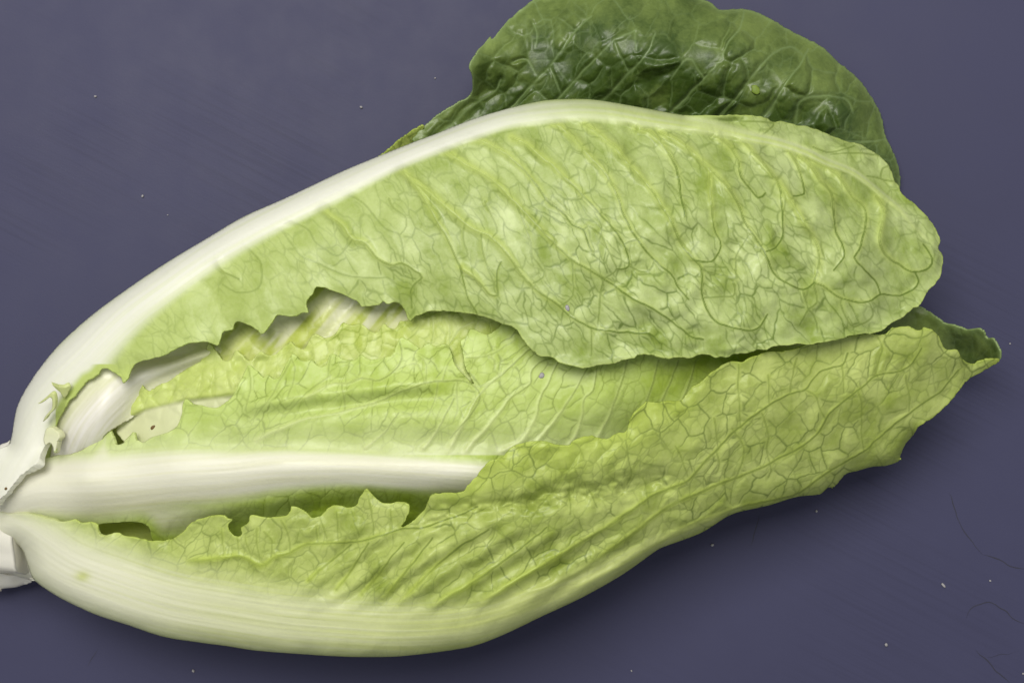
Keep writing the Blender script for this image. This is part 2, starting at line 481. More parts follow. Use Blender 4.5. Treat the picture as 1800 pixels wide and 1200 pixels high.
A_Z = [(-20, 860, 46), (20, 790, 48), (40, 828, 53), (5, 866, 50), (70, 805, 54), (60, 670, 50), (160, 560, 56), (350, 430, 62), (600, 310, 66), (800, 228, 68), (1000, 180, 68), (1200, 205, 66), (1400, 225, 52), (1560, 290, 42),
       (300, 540, 66), (500, 450, 72), (700, 400, 77), (900, 330, 79), (1100, 320, 79), (1300, 330, 73), (1450, 380, 65), (1550, 420, 57),
       (92, 785, 54), (110, 720, 55), (220, 665, 63), (400, 580, 70), (560, 520, 74), (720, 555, 75), (830, 550, 80), (1000, 635, 80), (1150, 620, 80), (1300, 615, 75),
       (1450, 595, 68), (1580, 550, 55), (1650, 450, 45), (1600, 360, 46), (900, 450, 82), (1150, 480, 82), (1350, 500, 75), (1500, 500, 64)]
A_RIB = [(-10, 840, 40, 1), (30, 770, 42, 1), (75, 690, 46, 1), (140, 625, 46, 1), (215, 550, 42, 1), (290, 495, 36, 1), (370, 440, 33, 1), (450, 395, 30, 1), (520, 360, 28, 1), (600, 322, 26, 1), (680, 284, 23, 1),
         (750, 255, 22, 0.98), (833, 224, 21, 0.92), (900, 205, 20, 0.85), (1000, 194, 20, 0.66), (1067, 196, 20, 0.6), (1133, 207, 18, 0.6), (1200, 217, 16, 0.58), (1267, 228, 14, 0.58), (1317, 240, 12, 0.58), (1367, 250, 10, 0.56),
         (1417, 267, 9, 0.54), (1450, 283, 8, 0.5), (1500, 303, 7, 0.46), (1533, 327, 6, 0.4), (1558, 348, 6, 0.36), (1583, 368, 5, 0.3), (1608, 399, 4, 0.2), (1648, 436, 2, 0.1)]
A_V = [
 [(693, 288), (717, 308), (747, 350), (767, 383), (785, 413), (797, 443), (808, 467), (815, 497), (825, 527), (838, 550)],
 [(717, 308), (750, 335), (792, 368), (817, 392), (842, 407), (867, 417), (900, 457), (933, 498), (983, 537), (1000, 553), (1042, 577), (1078, 582), (1103, 582), (1120, 587), (1142, 586), (1160, 602)],
 (0.65, [(595, 338), (630, 350), (653, 372), (678, 402), (702, 412), (707, 430), (710, 460)]),
 [(560, 360), (583, 380), (600, 393), (620, 420), (643, 427), (662, 452), (688, 465), (708, 462), (730, 475), (743, 487), (725, 507), (724, 540)],
 [(758, 260), (792, 270), (822, 290), (867, 317), (900, 350), (922, 372), (955, 407), (983, 435), (1007, 457), (1062, 490), (1100, 517), (1158, 548), (1195, 575), (1217, 593), (1237, 597)],
 (0.6, [(910, 363), (922, 393), (935, 430), (937, 450), (957, 478), (955, 488), (938, 497)]),
 [(797, 245), (833, 243), (867, 257), (900, 278), (942, 322), (963, 352), (988, 372), (1007, 394), (1026, 402), (1033, 420), (1040, 442)],
 (0.6, [(1026, 402), (1035, 395), (1060, 415), (1069, 440), (1083, 472), (1062, 490)]),
 [(900, 242), (925, 253), (950, 273), (975, 292), (1000, 318), (1033, 352), (1075, 398), (1097, 430), (1105, 467), (1083, 472)],
 [(967, 215), (987, 223), (1017, 253), (1042, 278), (1075, 320), (1090, 352), (1098, 383), (1120, 422), (1150, 458), (1180, 482), (1188, 498), (1210, 525)],
 [(1027, 217), (1050, 232), (1080, 257), (1108, 290), (1133, 320), (1157, 350), (1180, 390), (1200, 430), (1220, 455), (1233, 472), (1234, 517), (1242, 542), (1263, 567), (1303, 579), (1323, 580), (1335, 575), (1348, 553)],
 [(1117, 223), (1145, 232), (1167, 257), (1187, 290), (1194, 320), (1197, 348), (1205, 380)],
 [(1160, 232), (1200, 252), (1233, 282), (1250, 298), (1272, 320), (1293, 350), (1313, 395), (1343, 442), (1360, 480), (1383, 498), (1413, 510), (1433, 497)],
 (0.7, [(1249, 300), (1250, 348), (1252, 372), (1258, 410), (1267, 432), (1250, 460), (1222, 458)]),
 [(1257, 235), (1283, 257), (1298, 282), (1305, 313), (1332, 347), (1345, 340)],
 [(1303, 243), (1320, 263), (1343, 288), (1367, 317), (1374, 352), (1377, 383), (1375, 415), (1363, 435), (1347, 442)],
 [(1367, 317), (1385, 342), (1413, 388), (1432, 420), (1440, 453), (1436, 480), (1433, 497), (1448, 502), (1480, 525), (1527, 530), (1548, 517), (1582, 518), (1605, 508), (1615, 495), (1608, 477)],
 (0.7, [(1385, 263), (1400, 288), (1413, 327), (1415, 342), (1395, 345)]),
 [(1403, 273), (1430, 297), (1442, 317), (1463, 342), (1468, 398), (1482, 433), (1483, 452), (1465, 475)],
 [(1422, 277), (1467, 303), (1500, 347), (1517, 363), (1524, 385), (1515, 433), (1503, 452), (1507, 462), (1523, 478), (1540, 495), (1548, 517)],
 [(1542, 345), (1553, 367), (1550, 398), (1548, 425), (1555, 445), (1578, 463), (1608, 477), (1633, 470), (1640, 455), (1622, 430)],
 (0.6, [(1480, 525), (1478, 535), (1490, 562), (1503, 574), (1530, 560), (1535, 545), (1527, 530)]),
 (0.6, [(1413, 510), (1420, 540), (1434, 560), (1437, 583)]),
 (0.6, [(1433, 497), (1436, 530), (1424, 541), (1405, 570)]),
 (0.8, [(380, 453), (393, 475), (420, 490)]),
 (0.65, [(425, 428), (443, 443), (460, 465), (460, 500), (442, 513), (413, 513), (392, 502)]),
 (0.65, [(487, 397), (500, 408), (525, 443), (540, 455), (583, 473), (600, 480), (628, 487), (662, 488), (680, 487), (703, 502), (725, 507)]),
 (0.65, [(503, 382), (542, 403), (553, 425), (575, 440), (598, 448), (620, 420)]),
 (0.6, [(684, 350), (693, 366), (712, 380), (714, 398), (705, 412)]),
 (0.6, [(852, 353), (865, 380), (874, 408), (867, 417)]),
 (0.6, [(817, 392), (816, 420), (822, 450), (800, 455)]),
 (0.6, [(845, 412), (850, 440), (860, 478), (875, 505), (875, 520)]),
 (0.6, [(1007, 457), (1007, 490), (1007, 520), (985, 537)]),
 (0.6, [(1062, 490), (1055, 520), (1053, 550), (1051, 575)]),
 (0.6, [(1120, 422), (1097, 430)]), (0.6, [(1150, 458), (1142, 475), (1128, 478), (1105, 467)]),
 (0.6, [(1042, 577), (1041, 600), (1040, 625)]),
 (0.5, [(1562, 292), (1553, 297), (1549, 312)]), (0.5, [(1573, 320), (1545, 315), (1525, 310)]), (0.5, [(1545, 272), (1500, 270), (1460, 272)]),
 (0.5, [(1335, 240), (1352, 226), (1360, 217), (1300, 214)]), (0.5, [(1430, 258), (1455, 268), (1490, 260), (1500, 258)]),
 (0.7, [(808, 467), (840, 492), (862, 517), (875, 517), (873, 475), (880, 460)]),
 (0.6, [(1293, 475), (1295, 490), (1272, 485), (1234, 474)]), (0.6, [(1293, 475), (1294, 450), (1315, 415)]), (0.6, [(1290, 495), (1290, 520), (1238, 523)]),
]
def A_attr(px, py, a, ed):
    yg = np.clip((900 - px) / 700, 0, 1)           # the lower, younger part of the blade is yellower and smoother
    a['mott'] = a['mott'] * (1 - 0.45 * yg) + 0.10 * yg
    a['line'] = a['line'] * (1 - 0.35 * yg); a['major'] = np.maximum(a['major'], 0.5 * yg)
    a['line'] = np.clip(a['line'] * (1 + 0.25 * sstep(850, 1150, px)), 0, 1)
    # green shoulder along the end of the rib
    g = sstep(850, 1150, px)
    a['streak'] = np.clip(a['streak'] * (0.35 + 0.4 * g) * (0.25 + 0.75 * sstep(60, 350, px)) + 0.55 * g, 0, 1)
    foot = 1 - sstep(72, 104, px)
    a['rib'] = np.maximum(a['rib'], foot); a['major'] = a['major'] * (1 - foot); a['line'] = a['line'] * (1 - foot)
    fr = (1 - sstep(8, 22, ed)) * (py > 640) * (px > 98) * (px < 260)
    a['rib'] = a['rib'] * (1 - fr); a['mott'] = a['mott'] * (1 - fr) + 0.35 * fr; a['major'] = np.maximum(a['major'], 0.7 * fr)
    # yellow green base of the blade next to the white rib
    a['major'] = np.maximum(a['major'], 0.55 * np.clip(a['rib'] * 3, 0, 1) * (1 - a['rib']))
build_leaf('leaf', A_TOP + A_REST, A_Z, M_A, h=1.5, rib=[(a, b, c * (0.9 if a > 200 else 1.0), d) for a, b, c, d in A_RIB], ribw_soft=0.42, veins=A_V, cell=34, ang=55, stretch=2.3, puffk=0.42,
           blister=0.5, ribh=1.2, drop=[(A_TOP, 40, 9)], skirt=[(A_TOP[2:-1], 20, 7, 120)], seed=3, attr_fn=A_attr, majw=(7.0, 2.6), majh=1.8, lump=0.9, cell_mott=0.55, bl_fn=lambda px, py: 0.55 + 1.7 * sstep(860, 1180, px), lines2=0.7, lines3=0.5, net_fade=0.55, mott_amp=0.85,
           ruffle=(1.3, 34), mott_bias=-0.02, label='pale green outer leaf with a white midrib along its edge')

# ---- C: lower outer leaf ------------------------------------------------------------------
C_MARGIN = [(-30, 900), (20, 902), (55, 903), (70, 907), (93, 913), (113, 916), (132, 912), (143, 917), (160, 917), (171, 921), (173, 935), (183, 943), (197, 937), (212, 936), (222, 942), (242, 947), (267, 950),
            (283, 950), (305, 945), (322, 933), (340, 916), (367, 907), (395, 906), (400, 911), (409, 914), (401, 922), (407, 936), (417, 942), (425, 938), (423, 927), (437, 918), (440, 906), (463, 908), (488, 909),
            (505, 904), (511, 896), (512, 889), (527, 892), (538, 900), (550, 909), (562, 906), (570, 900), (582, 888), (602, 889), (618, 892), (627, 885), (633, 872), (645, 860), (660, 873), (673, 883), (685, 884), (693, 882), (717, 886),
            (718, 902), (710, 917), (704, 927), (714, 924), (733, 908), (745, 897), (752, 882), (757, 870), (768, 867), (810, 865), (822, 853), (848, 825), (860, 811), (883, 802), (893, 790), (912, 780), (937, 775), (963, 776),
            (978, 782), (1000, 782), (1008, 775), (1025, 766), (1037, 766), (1050, 769), (1067, 772), (1083, 761), (1100, 758), (1105, 745), (1113, 730), (1125, 718), (1138, 706), (1158, 707), (1198, 702), (1213, 683), (1228, 675),
            (1247, 658), (1267, 643), (1288, 635), (1305, 636), (1320, 628), (1342, 620), (1353, 617), (1383, 617), (1403, 612), (1417, 606), (1442, 602), (1475, 593), (1505, 589), (1530, 587), (1555, 588), (1565, 578), (1580, 575), (1597, 574), (1615, 580), (1627, 576),
            (1642, 582), (1652, 593), (1658, 608), (1665, 614), (1683, 615), (1690, 628), (1703, 638), (1712, 640), (1722, 635), (1738, 631), (1758, 631)]
C_TIP = [(1753, 638), (1727, 653), (1702, 668), (1687, 685), (1667, 710), (1647, 728), (1623, 745), (1615, 750), (1605, 765), (1592, 780), (1583, 800), (1580, 810), (1558, 818), (1533, 820), (1508, 827), (1487, 833), (1467, 855), (1455, 857), (1442, 868),
         (1400, 873), (1350, 888), (1300, 899), (1277, 908), (1232, 936), (1163, 962)]
C_BOT = [(1151, 969), (1093, 1010), (1022, 1050), (956, 1081), (880, 1117), (822, 1137), (711, 1152), (640, 1154), (578, 1152), (489, 1146), (444, 1142), (400, 1135), (347, 1128), (286, 1118), (222, 1097), (167, 1079), (111, 1053), (78, 1033), (58, 1016), (48, 990), (40, 968), (25, 955), (-30, 962)]
C_Z = [(-30, 930, 33), (25, 905, 42), (60, 905, 46), (180, 935, 52), (300, 948, 58), (420, 910, 66), (560, 900, 70), (645, 862, 73), (715, 890, 73), (757, 870, 78), (830, 850, 81), (900, 795, 82), (1000, 785, 81), (1120, 720, 78), (1250, 660, 73), (1400, 615, 65), (1450, 603, 60), (1510, 592, 56),
       (1560, 585, 56), (1660, 612, 47), (1756, 633, 34), (150, 980, 50), (300, 1020, 57), (500, 1010, 66), (700, 980, 71), (900, 900, 79), (1050, 850, 77), (1200, 790, 71), (1350, 740, 65), (1500, 690, 57), (1620, 660, 47),
       (50, 980, 40), (100, 1030, 44), (300, 1095, 53), (500, 1120, 61), (700, 1125, 64), (850, 1095, 65), (1000, 1030, 63), (1150, 940, 57), (1300, 875, 53), (1450, 835, 46), (1560, 795, 40), (1640, 720, 39), (1720, 655, 33)]
C_RIB = [(-40, 925, 40, 1), (10, 930, 40, 1), (60, 960, 52, 1), (120, 1000, 60, 1), (200, 1030, 62, 0.98), (300, 1062, 60, 0.95), (400, 1080, 58, 0.9), (500, 1095, 55, 0.84), (600, 1103, 50, 0.78), (700, 1108, 46, 0.72), (800, 1103, 40, 0.66), (880, 1085, 36, 0.62),
         (956, 1055, 30, 0.58), (1022, 1027, 25, 0.55), (1093, 990, 20, 0.5), (1150, 958, 14, 0.4), (1232, 922, 8, 0.3), (1300, 890, 5, 0.15)]
C_V = [
 [(333, 988), (360, 983), (390, 980), (422, 977), (458, 993), (480, 978), (513, 968), (540, 955), (578, 953), (623, 952), (677, 937), (705, 928), (743, 927), (793, 910), (840, 890)],
 (0.9, [(702, 1063), (740, 1020), (778, 983), (813, 957), (860, 930)]),
 [(756, 1068), (800, 1040), (844, 1015), (890, 980), (924, 955), (960, 925)],
 [(849, 1057), (902, 1023), (978, 979), (1058, 930), (1129, 881), (1165, 862), (1208, 842), (1250, 800), (1292, 758), (1350, 713), (1388, 692), (1415, 683), (1440, 655), (1480, 640), (1490, 620)],
 [(911, 1046), (1000, 1014), (1067, 970), (1156, 903), (1210, 872), (1267, 850), (1340, 820), (1425, 772), (1460, 725), (1510, 684), (1540, 660), (1580, 652), (1600, 640), (1620, 612)],
 [(1022, 1028), (1111, 983), (1196, 930), (1300, 892), (1400, 868), (1450, 832), (1517, 792), (1560, 755), (1600, 723), (1647, 692), (1685, 650)],
 (0.7, [(542, 1019), (580, 985), (618, 957)]), (0.7, [(591, 1037), (620, 995), (649, 952)]), (0.7, [(636, 1046), (675, 995), (711, 952)]), (0.8, [(670, 1055), (715, 1000), (760, 945)]),
 (0.6, [(1290, 755), (1307, 785), (1304, 815), (1290, 850), (1285, 885)]), (0.6, [(1340, 727), (1352, 762), (1348, 790), (1357, 828), (1352, 838)]),
 (0.6, [(1259, 795), (1265, 815), (1258, 833)]), (0.6, [(1188, 785), (1200, 805), (1207, 835)]), (0.6, [(1255, 735), (1262, 790)]), (0.6, [(1298, 640), (1299, 690), (1302, 748)]),
 (0.6, [(1350, 660), (1353, 712)]), (0.6, [(1400, 630), (1390, 675), (1389, 690)]), (0.6, [(1416, 684), (1432, 695), (1440, 715), (1450, 735)]), (0.6, [(1480, 640), (1484, 690)]),
 (0.6, [(1508, 685), (1516, 710), (1514, 765), (1518, 790)]), (0.6, [(1555, 825), (1540, 800)]), (0.6, [(1592, 660), (1598, 695), (1597, 722)]), (0.6, [(1540, 590), (1552, 612), (1542, 640), (1540, 655)]),
 (0.6, [(1130, 838), (1135, 850), (1141, 890)]), (0.6, [(1000, 860), (1003, 880), (1002, 905)]), (0.6, [(1035, 860), (1050, 890)]), (0.6, [(1100, 775), (1110, 830), (1103, 850)]),
 (0.6, [(593, 898), (594, 950)]), (0.6, [(617, 898), (633, 942)]), (0.6, [(646, 868), (653, 892), (657, 938)]), (0.6, [(560, 905), (575, 945)]), (0.6, [(465, 935), (478, 950), (475, 978)]), (0.6, [(495, 915), (508, 945), (510, 968)]),
 (0.6, [(391, 930), (392, 975)]), (0.6, [(418, 945), (420, 976)]), (0.6, [(432, 945), (440, 975)]), (0.6, [(452, 930), (455, 985)]), (0.6, [(555, 925), (560, 952)]), (0.6, [(687, 895), (690, 930)]),
]
def C_extra(px, py, z):
    # wrinkles between the parallel side veins on the flank
    t = (px - 620) * 0.55 + (py - 1060) * 0.83
    s = (px - 620) * 0.83 - (py - 1060) * 0.55
    m = sstep(520, 640, px) * (1 - sstep(1080, 1200, px)) * sstep(905, 955, py) * (1 - sstep(1040, 1085, py))
    wv = np.sin((t * 1.0 + 14 * (fbm(px / 60, py / 60, 555) - 0.5)) / 6.2)
    z = z + m * 0.85 * wv
    # crumpled fold under the bright flap
    f = np.exp(-((py - (905 - 0.16 * (px - 780))) / 22.0) ** 2) * sstep(700, 800, px) * (1 - sstep(1120, 1220, px))
    z = z - 4.2 * f + 2.4 * f * (fbm(px / 26, py / 18, 556, 2) - 0.5) * 2
    # bulging pockets along the lower vein
    return z
def C_attr(px, py, a, ed):
    g = sstep(500, 1000, px)
    a['streak'] = np.clip(a['streak'] * 0.5 * (0.2 + 0.8 * sstep(40, 300, px)) + 0.5 * g + 0.35 * sstep(120, 450, px) + 0.9 * np.exp(-((px - 145) / 13) ** 2 - ((py - 1012) / 9) ** 2), 0, 1)
    fl = np.exp(-ed / 38.0) * sstep(740, 860, px) * (1 - sstep(1150, 1300, px)) * (py < 900)
    a['mott'] = np.clip(a['mott'] - 0.1, 0, 1)
    a['major'] = np.maximum(a['major'], 0.85 * fl)  # glow of light through the thin flap put into the colour
    yg = np.clip((760 - px) / 500, 0, 1)
    a['mott'] = a['mott'] * (1 - 0.5 * yg)
    a['line'] = a['line'] * (1 - 0.35 * yg)
build_leaf('leaf', C_MARGIN + C_TIP + C_BOT, C_Z, M_C, h=1.5, rib=C_RIB, ribw_soft=0.62, veins=C_V, cell=33, ang=-48, stretch=1.5,
           blister=1.2, fine_amp=0.25, drop=[(C_TIP[8:] + C_BOT, 34, 8)], extra=C_extra, skirt=[(C_TIP[16:] + C_BOT[:-2], 18, 7, 120)], seed=23, attr_fn=C_attr,
           majw=(4.5, 2.0), majh=0.9, linestr=0.95, puffk=0.34, ruffle=(1.4, 30), mott_bias=0.0, ribh=1.0, lump=0.8, label='wrinkled green outer leaf with a thick pale midrib and pointed curled tip')

# ---- B: central leaf with the big white rib ------------------------------------------------
B_OUT = [(-30, 905), (-30, 878), (12, 862), (35, 838), (66, 812), (100, 800), (133, 795), (165, 775), (173, 760), (187, 741), (193, 748), (198, 765), (203, 780), (215, 778), (228, 765), (236, 758), (238, 770), (252, 777), (265, 769), (280, 765), (305, 753), (318, 733), (325, 700),
         (340, 710), (353, 712), (367, 715), (380, 716), (405, 700), (420, 673), (437, 642), (450, 650), (463, 664), (472, 659), (482, 665), (492, 660), (513, 622), (527, 632), (538, 635), (548, 632), (562, 643), (573, 640), (582, 622), (600, 629), (622, 632), (635, 623),
         (650, 631), (672, 629), (690, 622), (702, 595), (717, 596), (738, 612), (750, 602), (768, 609), (777, 605), (788, 607), (800, 640), (817, 660), (836, 678), (822, 653), (815, 630), (810, 598), (818, 593), (827, 577), (840, 583), (850, 587), (860, 587), (875, 578),
         (900, 550), (1000, 570), (1150, 590), (1270, 600), (1300, 640), (1260, 690), (1180, 760), (1100, 830), (1000, 900), (900, 940), (760, 960), (600, 960), (420, 960), (290, 960), (268, 950), (262, 928), (240, 918), (183, 920), (165, 925), (143, 925), (110, 925), (60, 920)]
B_Z = [(-30, 890, 33), (12, 890, 40), (30, 860, 44), (60, 910, 42), (150, 840, 56), (150, 915, 46), (300, 820, 66), (500, 815, 73), (700, 825, 75), (850, 835, 74), (1000, 850, 66), (110, 800, 46), (170, 770, 52), (220, 775, 56), (330, 720, 64), (440, 660, 68.5), (600, 640, 72), (750, 610, 73.5), (900, 580, 72),
       (1000, 620, 72), (1200, 640, 66), (1280, 650, 60), (600, 730, 74), (450, 740, 71), (850, 720, 75), (1050, 720, 72), (1200, 690, 64), (1100, 760, 64), (1000, 790, 68), (300, 890, 59), (450, 890, 63), (600, 890, 65), (740, 900, 64), (600, 950, 56), (760, 950, 55), (300, 950, 48), (200, 918, 48), (900, 920, 54)]
B_RIB = [(-40, 890, 40, 1), (0, 882, 42, 1), (60, 858, 48, 1), (130, 856, 56, 1), (200, 852, 56, 1), (300, 842, 50, 1), (400, 836, 43, 1), (500, 826, 34, 1), (600, 824, 28, 1), (700, 830, 28, 1), (780, 836, 28, 1), (860, 842, 27, 0.95), (1000, 860, 20, 0.9)]
B_V = [
 [(450, 775), (533, 737), (608, 721), (675, 702), (733, 677), (775, 669), (817, 671), (842, 687), (842, 708), (817, 742), (792, 770)],
 [(542, 697), (572, 678), (610, 672), (640, 663), (667, 668), (698, 647), (707, 627), (703, 600)],
 [(790, 790), (820, 735), (845, 692), (875, 665), (908, 635), (932, 615), (960, 595)],
 [(815, 795), (850, 758), (872, 733), (898, 700), (930, 675), (933, 655), (948, 638), (970, 630)],
 [(880, 795), (917, 775), (940, 738), (950, 703), (960, 680), (980, 638), (990, 615)],
 [(925, 800), (947, 773), (970, 745), (997, 708), (1020, 670), (1040, 630)],
 [(990, 800), (1010, 767), (1023, 732), (1027, 702), (1043, 688), (1050, 645)],
 [(1030, 800), (1052, 767), (1067, 738), (1083, 700), (1098, 650), (1105, 620)],
 [(1100, 780), (1142, 690), (1158, 633)], [(1130, 780), (1167, 698), (1192, 633)], [(1170, 760), (1210, 680), (1222, 633)],
 (0.7, [(742, 790), (765, 760), (790, 720), (800, 700)]), (0.7, [(640, 790), (680, 755), (700, 725)]), (0.6, [(600, 672), (608, 721)]), (0.6, [(512, 625), (518, 660), (505, 700)]), (0.6, [(582, 625), (573, 680)]),
 (0.6, [(747, 675), (750, 640), (735, 625)]), (0.6, [(778, 668), (785, 640), (795, 630)]), (0.6, [(720, 640), (735, 640), (747, 675)]), (0.6, [(656, 666), (655, 695)]), (0.6, [(770, 670), (765, 700), (745, 745)]), (0.6, [(803, 670), (805, 720), (795, 745)]),
 (0.6, [(820, 628), (838, 628), (866, 620), (905, 597)]), (0.6, [(838, 628), (828, 648)]), (0.6, [(858, 625), (869, 632), (870, 650), (877, 660)]), (0.6, [(930, 675), (950, 690)]),
 (0.6, [(437, 645), (440, 680), (430, 720)]), (0.6, [(513, 630), (480, 690), (440, 740)]), (0.6, [(582, 660), (540, 690), (500, 735)]),
]
def B_extra(px, py, z):
    # gap under the rib: the leaf turns down beneath it
    edge = np.interp(px, [150, 260, 350, 450, 550, 650, 750, 850, 1000], [925, 915, 903, 886, 864, 858, 866, 868, 880])
    dd = py - edge
    m = sstep(240, 420, px)
    z = z - m * 5 * sstep(-8, 36, dd)
    # soft valley above the rib
    z = z - 2.2 * np.exp(-((py - (776 + 0.0 * px)) / 26.0) ** 2) * sstep(300, 450, px) * (1 - sstep(820, 950, px))
    # lengthwise fold in the blade
    yf = np.interp(px, [350, 450, 560, 700, 820], [735, 722, 706, 690, 680])
    z = z + 1.6 * np.exp(-((py - yf + 12) / 14.0) ** 2) * sstep(380, 480, px) * (1 - sstep(720, 830, px))
    z = z - 1.6 * np.exp(-((py - yf - 12) / 16.0) ** 2) * sstep(380, 480, px) * (1 - sstep(720, 830, px))
    return z
def B_attr(px, py, a, ed):
    # white foot of the leaf, fading into the blade
    foot = (1 - sstep(150, 420, px + 0.9 * (820 - py))) 
    a['rib'] = np.maximum(a['rib'], np.clip(foot, 0, 1) * 0.9 * sstep(0, 30, ed))
    pale = np.exp(-np.maximum(0, 800 - py) / 45.0) * (py < 800)
    a['rib'] = np.maximum(a['rib'], pale * 0.45)
    under = sstep(0, 40, py - np.interp(px, [150, 350, 450, 550, 750, 1000], [930, 905, 885, 862, 866, 890]))
    a['rib'] = a['rib'] * (1 - 0.92 * under)
    a['mott'] = np.clip(a['mott'] + 0.3 * under, 0, 1); a['major'] = a['major'] * (1 - under)
    a['line'] = a['line'] * (1 - 0.5 * under) * (1 - 0.8 * a['rib'])
    a['streak'] = np.clip((a['streak'] * 0.45 + 0.45 * sstep(845, 890, py)) * (0.15 + 0.85 * sstep(40, 260, px)), 0, 1)
    a['mott'] = np.clip(a['mott'] + 0.25 * sstep(950, 1250, px), 0, 1)
build_leaf('leaf', B_OUT, B_Z, M_B, h=1.8, rib=B_RIB, ribw_soft=0.40, veins=B_V, cell=33, ang=-50, stretch=1.4, blister=0.4, fine_amp=0.12,
           extra=B_extra, seed=43, attr_fn=B_attr, majw=(4.0, 1.6), majh=0.7, ruffle=(0.9, 26), mott_bias=-0.12, ribh=2.3, lump=0.3, linestr=1.05,
           cell_mott=0.3, label='light green inner leaf with a broad white midrib down the middle')

# ---- F: yellow green frilled inner leaf ----------------------------------------------------
F_OUT = [(205, 760), (208, 742), (218, 727), (230, 700), (238, 675), (243, 662), (252, 679), (262, 688), (275, 678), (297, 670), (320, 652), (347, 638), (360, 621), (368, 604), (382, 620), (395, 634), (405, 631), (415, 615), (428, 628), (436, 634), (446, 631), (457, 617), (467, 624), (478, 625),
         (493, 615), (510, 600), (518, 608), (535, 612), (547, 591), (560, 590), (572, 595), (590, 587), (602, 567), (617, 572), (635, 569), (650, 580), (663, 584), (675, 568), (683, 575), (695, 578), (702, 566), (718, 563), (735, 552), (760, 535), (900, 540), (920, 600), (880, 660), (800, 690), (600, 700), (420, 730), (330, 775), (240, 790)]
F_Z = [(205, 755, 50), (243, 668, 58), (300, 690, 59), (368, 610, 64), (400, 650, 63), (550, 605, 67), (700, 575, 70), (850, 560, 70), (850, 620, 67), (600, 660, 64), (450, 680, 61), (400, 720, 54), (300, 755, 50), (240, 780, 47), (330, 735, 52), (260, 735, 53)]
F_LOW = [(200, 745), (230, 729), (255, 716), (288, 708), (327, 699), (378, 694), (420, 690), (500, 690)]
def F_side(px, py):
    return py - np.interp(px, [p[0] for p in F_LOW], [p[1] for p in F_LOW])
def F_extra(px, py, z):
    s = F_side(px, py)
    z = z - 1.5 * sstep(-2, 10, s) * (1 - sstep(430, 520, px))
    # puffed pockets in the frilly band
    bx = np.abs(np.sin(px / 9.0 + 6.0 * fbm(px / 30, py / 30, 77)))
    z = z + 1.0 * np.sqrt(bx) * np.exp(-((s + 22) / 20.0) ** 2) * (1 - sstep(420, 470, px))
    return z
def F_attr(px, py, a, ed):
    s = F_side(px, py)
    w = sstep(0, 8, s) * (1 - sstep(430, 520, px))
    a['rib'] = np.maximum(a['rib'], w * 0.7)
    a['line'] = a['line'] * (1 - w) * (0.45 + 0.55 * sstep(420, 520, px))
    a['mott'] = np.clip(a['mott'] + 0.25 * sstep(450, 650, px), 0, 1)
TA, TB = TPS(A_Z), TPS(B_Z)
TG = TPS([(x, y, float(TA(np.array([float(x)]), np.array([float(y)]))[0]) - 1.8) for x, y in ((110, 725), (125, 695), (150, 685), (190, 640), (220, 660), (280, 620))]
         + [(95, 800, 44), (180, 720, 58), (150, 780, 51), (235, 690, 60), (260, 720, 59), (165, 800, 46)])
def zF(px, py):
    a = TA(px, py) - 3.6; b = TB(px, py) - 2.4
    return -np.logaddexp(-a / 1.5, -b / 1.5) * 1.5
def zG(px, py):
    a = TA(px, py) - 1.4; b = zF(px, py) - 1.6
    z = -np.logaddexp(-a / 0.8, -b / 0.8) * 0.8
    k = sstep(170, 270, px)
    return TG(px, py) * (1 - k) + z * k
build_leaf('leaf', F_OUT, zF, M_F, h=2.0, cell=26, ang=-70, stretch=1.3, blister=0.6, extra=F_extra, attr_fn=F_attr, seed=63, ruffle=(1.6, 20), mott_bias=-0.1, lump=0.4,
           linestr=0.8, veins=[[(760, 550), (762, 580), (757, 610)], [(790, 550), (790, 580), (790, 605)], [(745, 560), (735, 580), (717, 597)], [(835, 565), (808, 580), (792, 602)]],
           majw=(2.5, 1.5), label='yellow green frilled inner leaf between the two larger leaves')

# ---- G: pale translucent heart leaf with the white rib --------------------------------------
G_OUT = [(90, 810), (95, 770), (103, 735), (118, 700), (145, 665), (185, 630), (260, 600), (380, 560), (500, 510), (650, 490), (760, 500), (780, 560), (740, 600), (600, 620), (450, 650), (330, 690), (260, 720), (215, 745), (185, 765), (165, 800), (130, 815)]
G_Z = [(95, 800, 43), (110, 720, 50), (150, 690, 55), (180, 720, 57), (150, 780, 51), (240, 690, 59), (300, 620, 62), (300, 660, 57), (400, 610, 60), (450, 570, 65), (600, 548, 69), (720, 540, 70), (720, 580, 63), (500, 640, 55), (600, 600, 60), (420, 640, 56), (500, 595, 62), (500, 510, 58), (390, 560, 56), (650, 490, 60), (270, 600, 52), (760, 500, 60), (190, 635, 46), (120, 700, 44)]
G_RIB = [(120, 830, 48, 1), (150, 760, 44, 1), (195, 705, 34, 1), (250, 660, 20, 0.9), (310, 640, 12, 0.55), (380, 615, 8, 0.4)]
def G_extra(px, py, z):
    t = (px + 0.9 * py); m = sstep(360, 420, px)
    return z - 0.5 + m * 0.7 * np.sin(t / 13.0 + 3 * fbm(px / 60, py / 60, 88))
def G_attr(px, py, a, ed):
    t = (px * 0.74 + 0.67 * py); s = (px * 0.67 - 0.74 * py)
    st = fbm(t / 13.0, s / 80.0, 99, 2)
    m = sstep(330, 430, px)
    a['rib'] = np.maximum(a['rib'], m * sstep(0.4, 0.85, st) * 0.45)
    a['rib'] = np.maximum(a['rib'], 0.6 * (1 - sstep(300, 380, px)))
    a['mott'] = np.clip(a['mott'] * (1 - m) * 0.5 + m * sstep(0.6, 0.25, st) * 0.9, 0, 1)
    a['line'] = a['line'] * 0.35
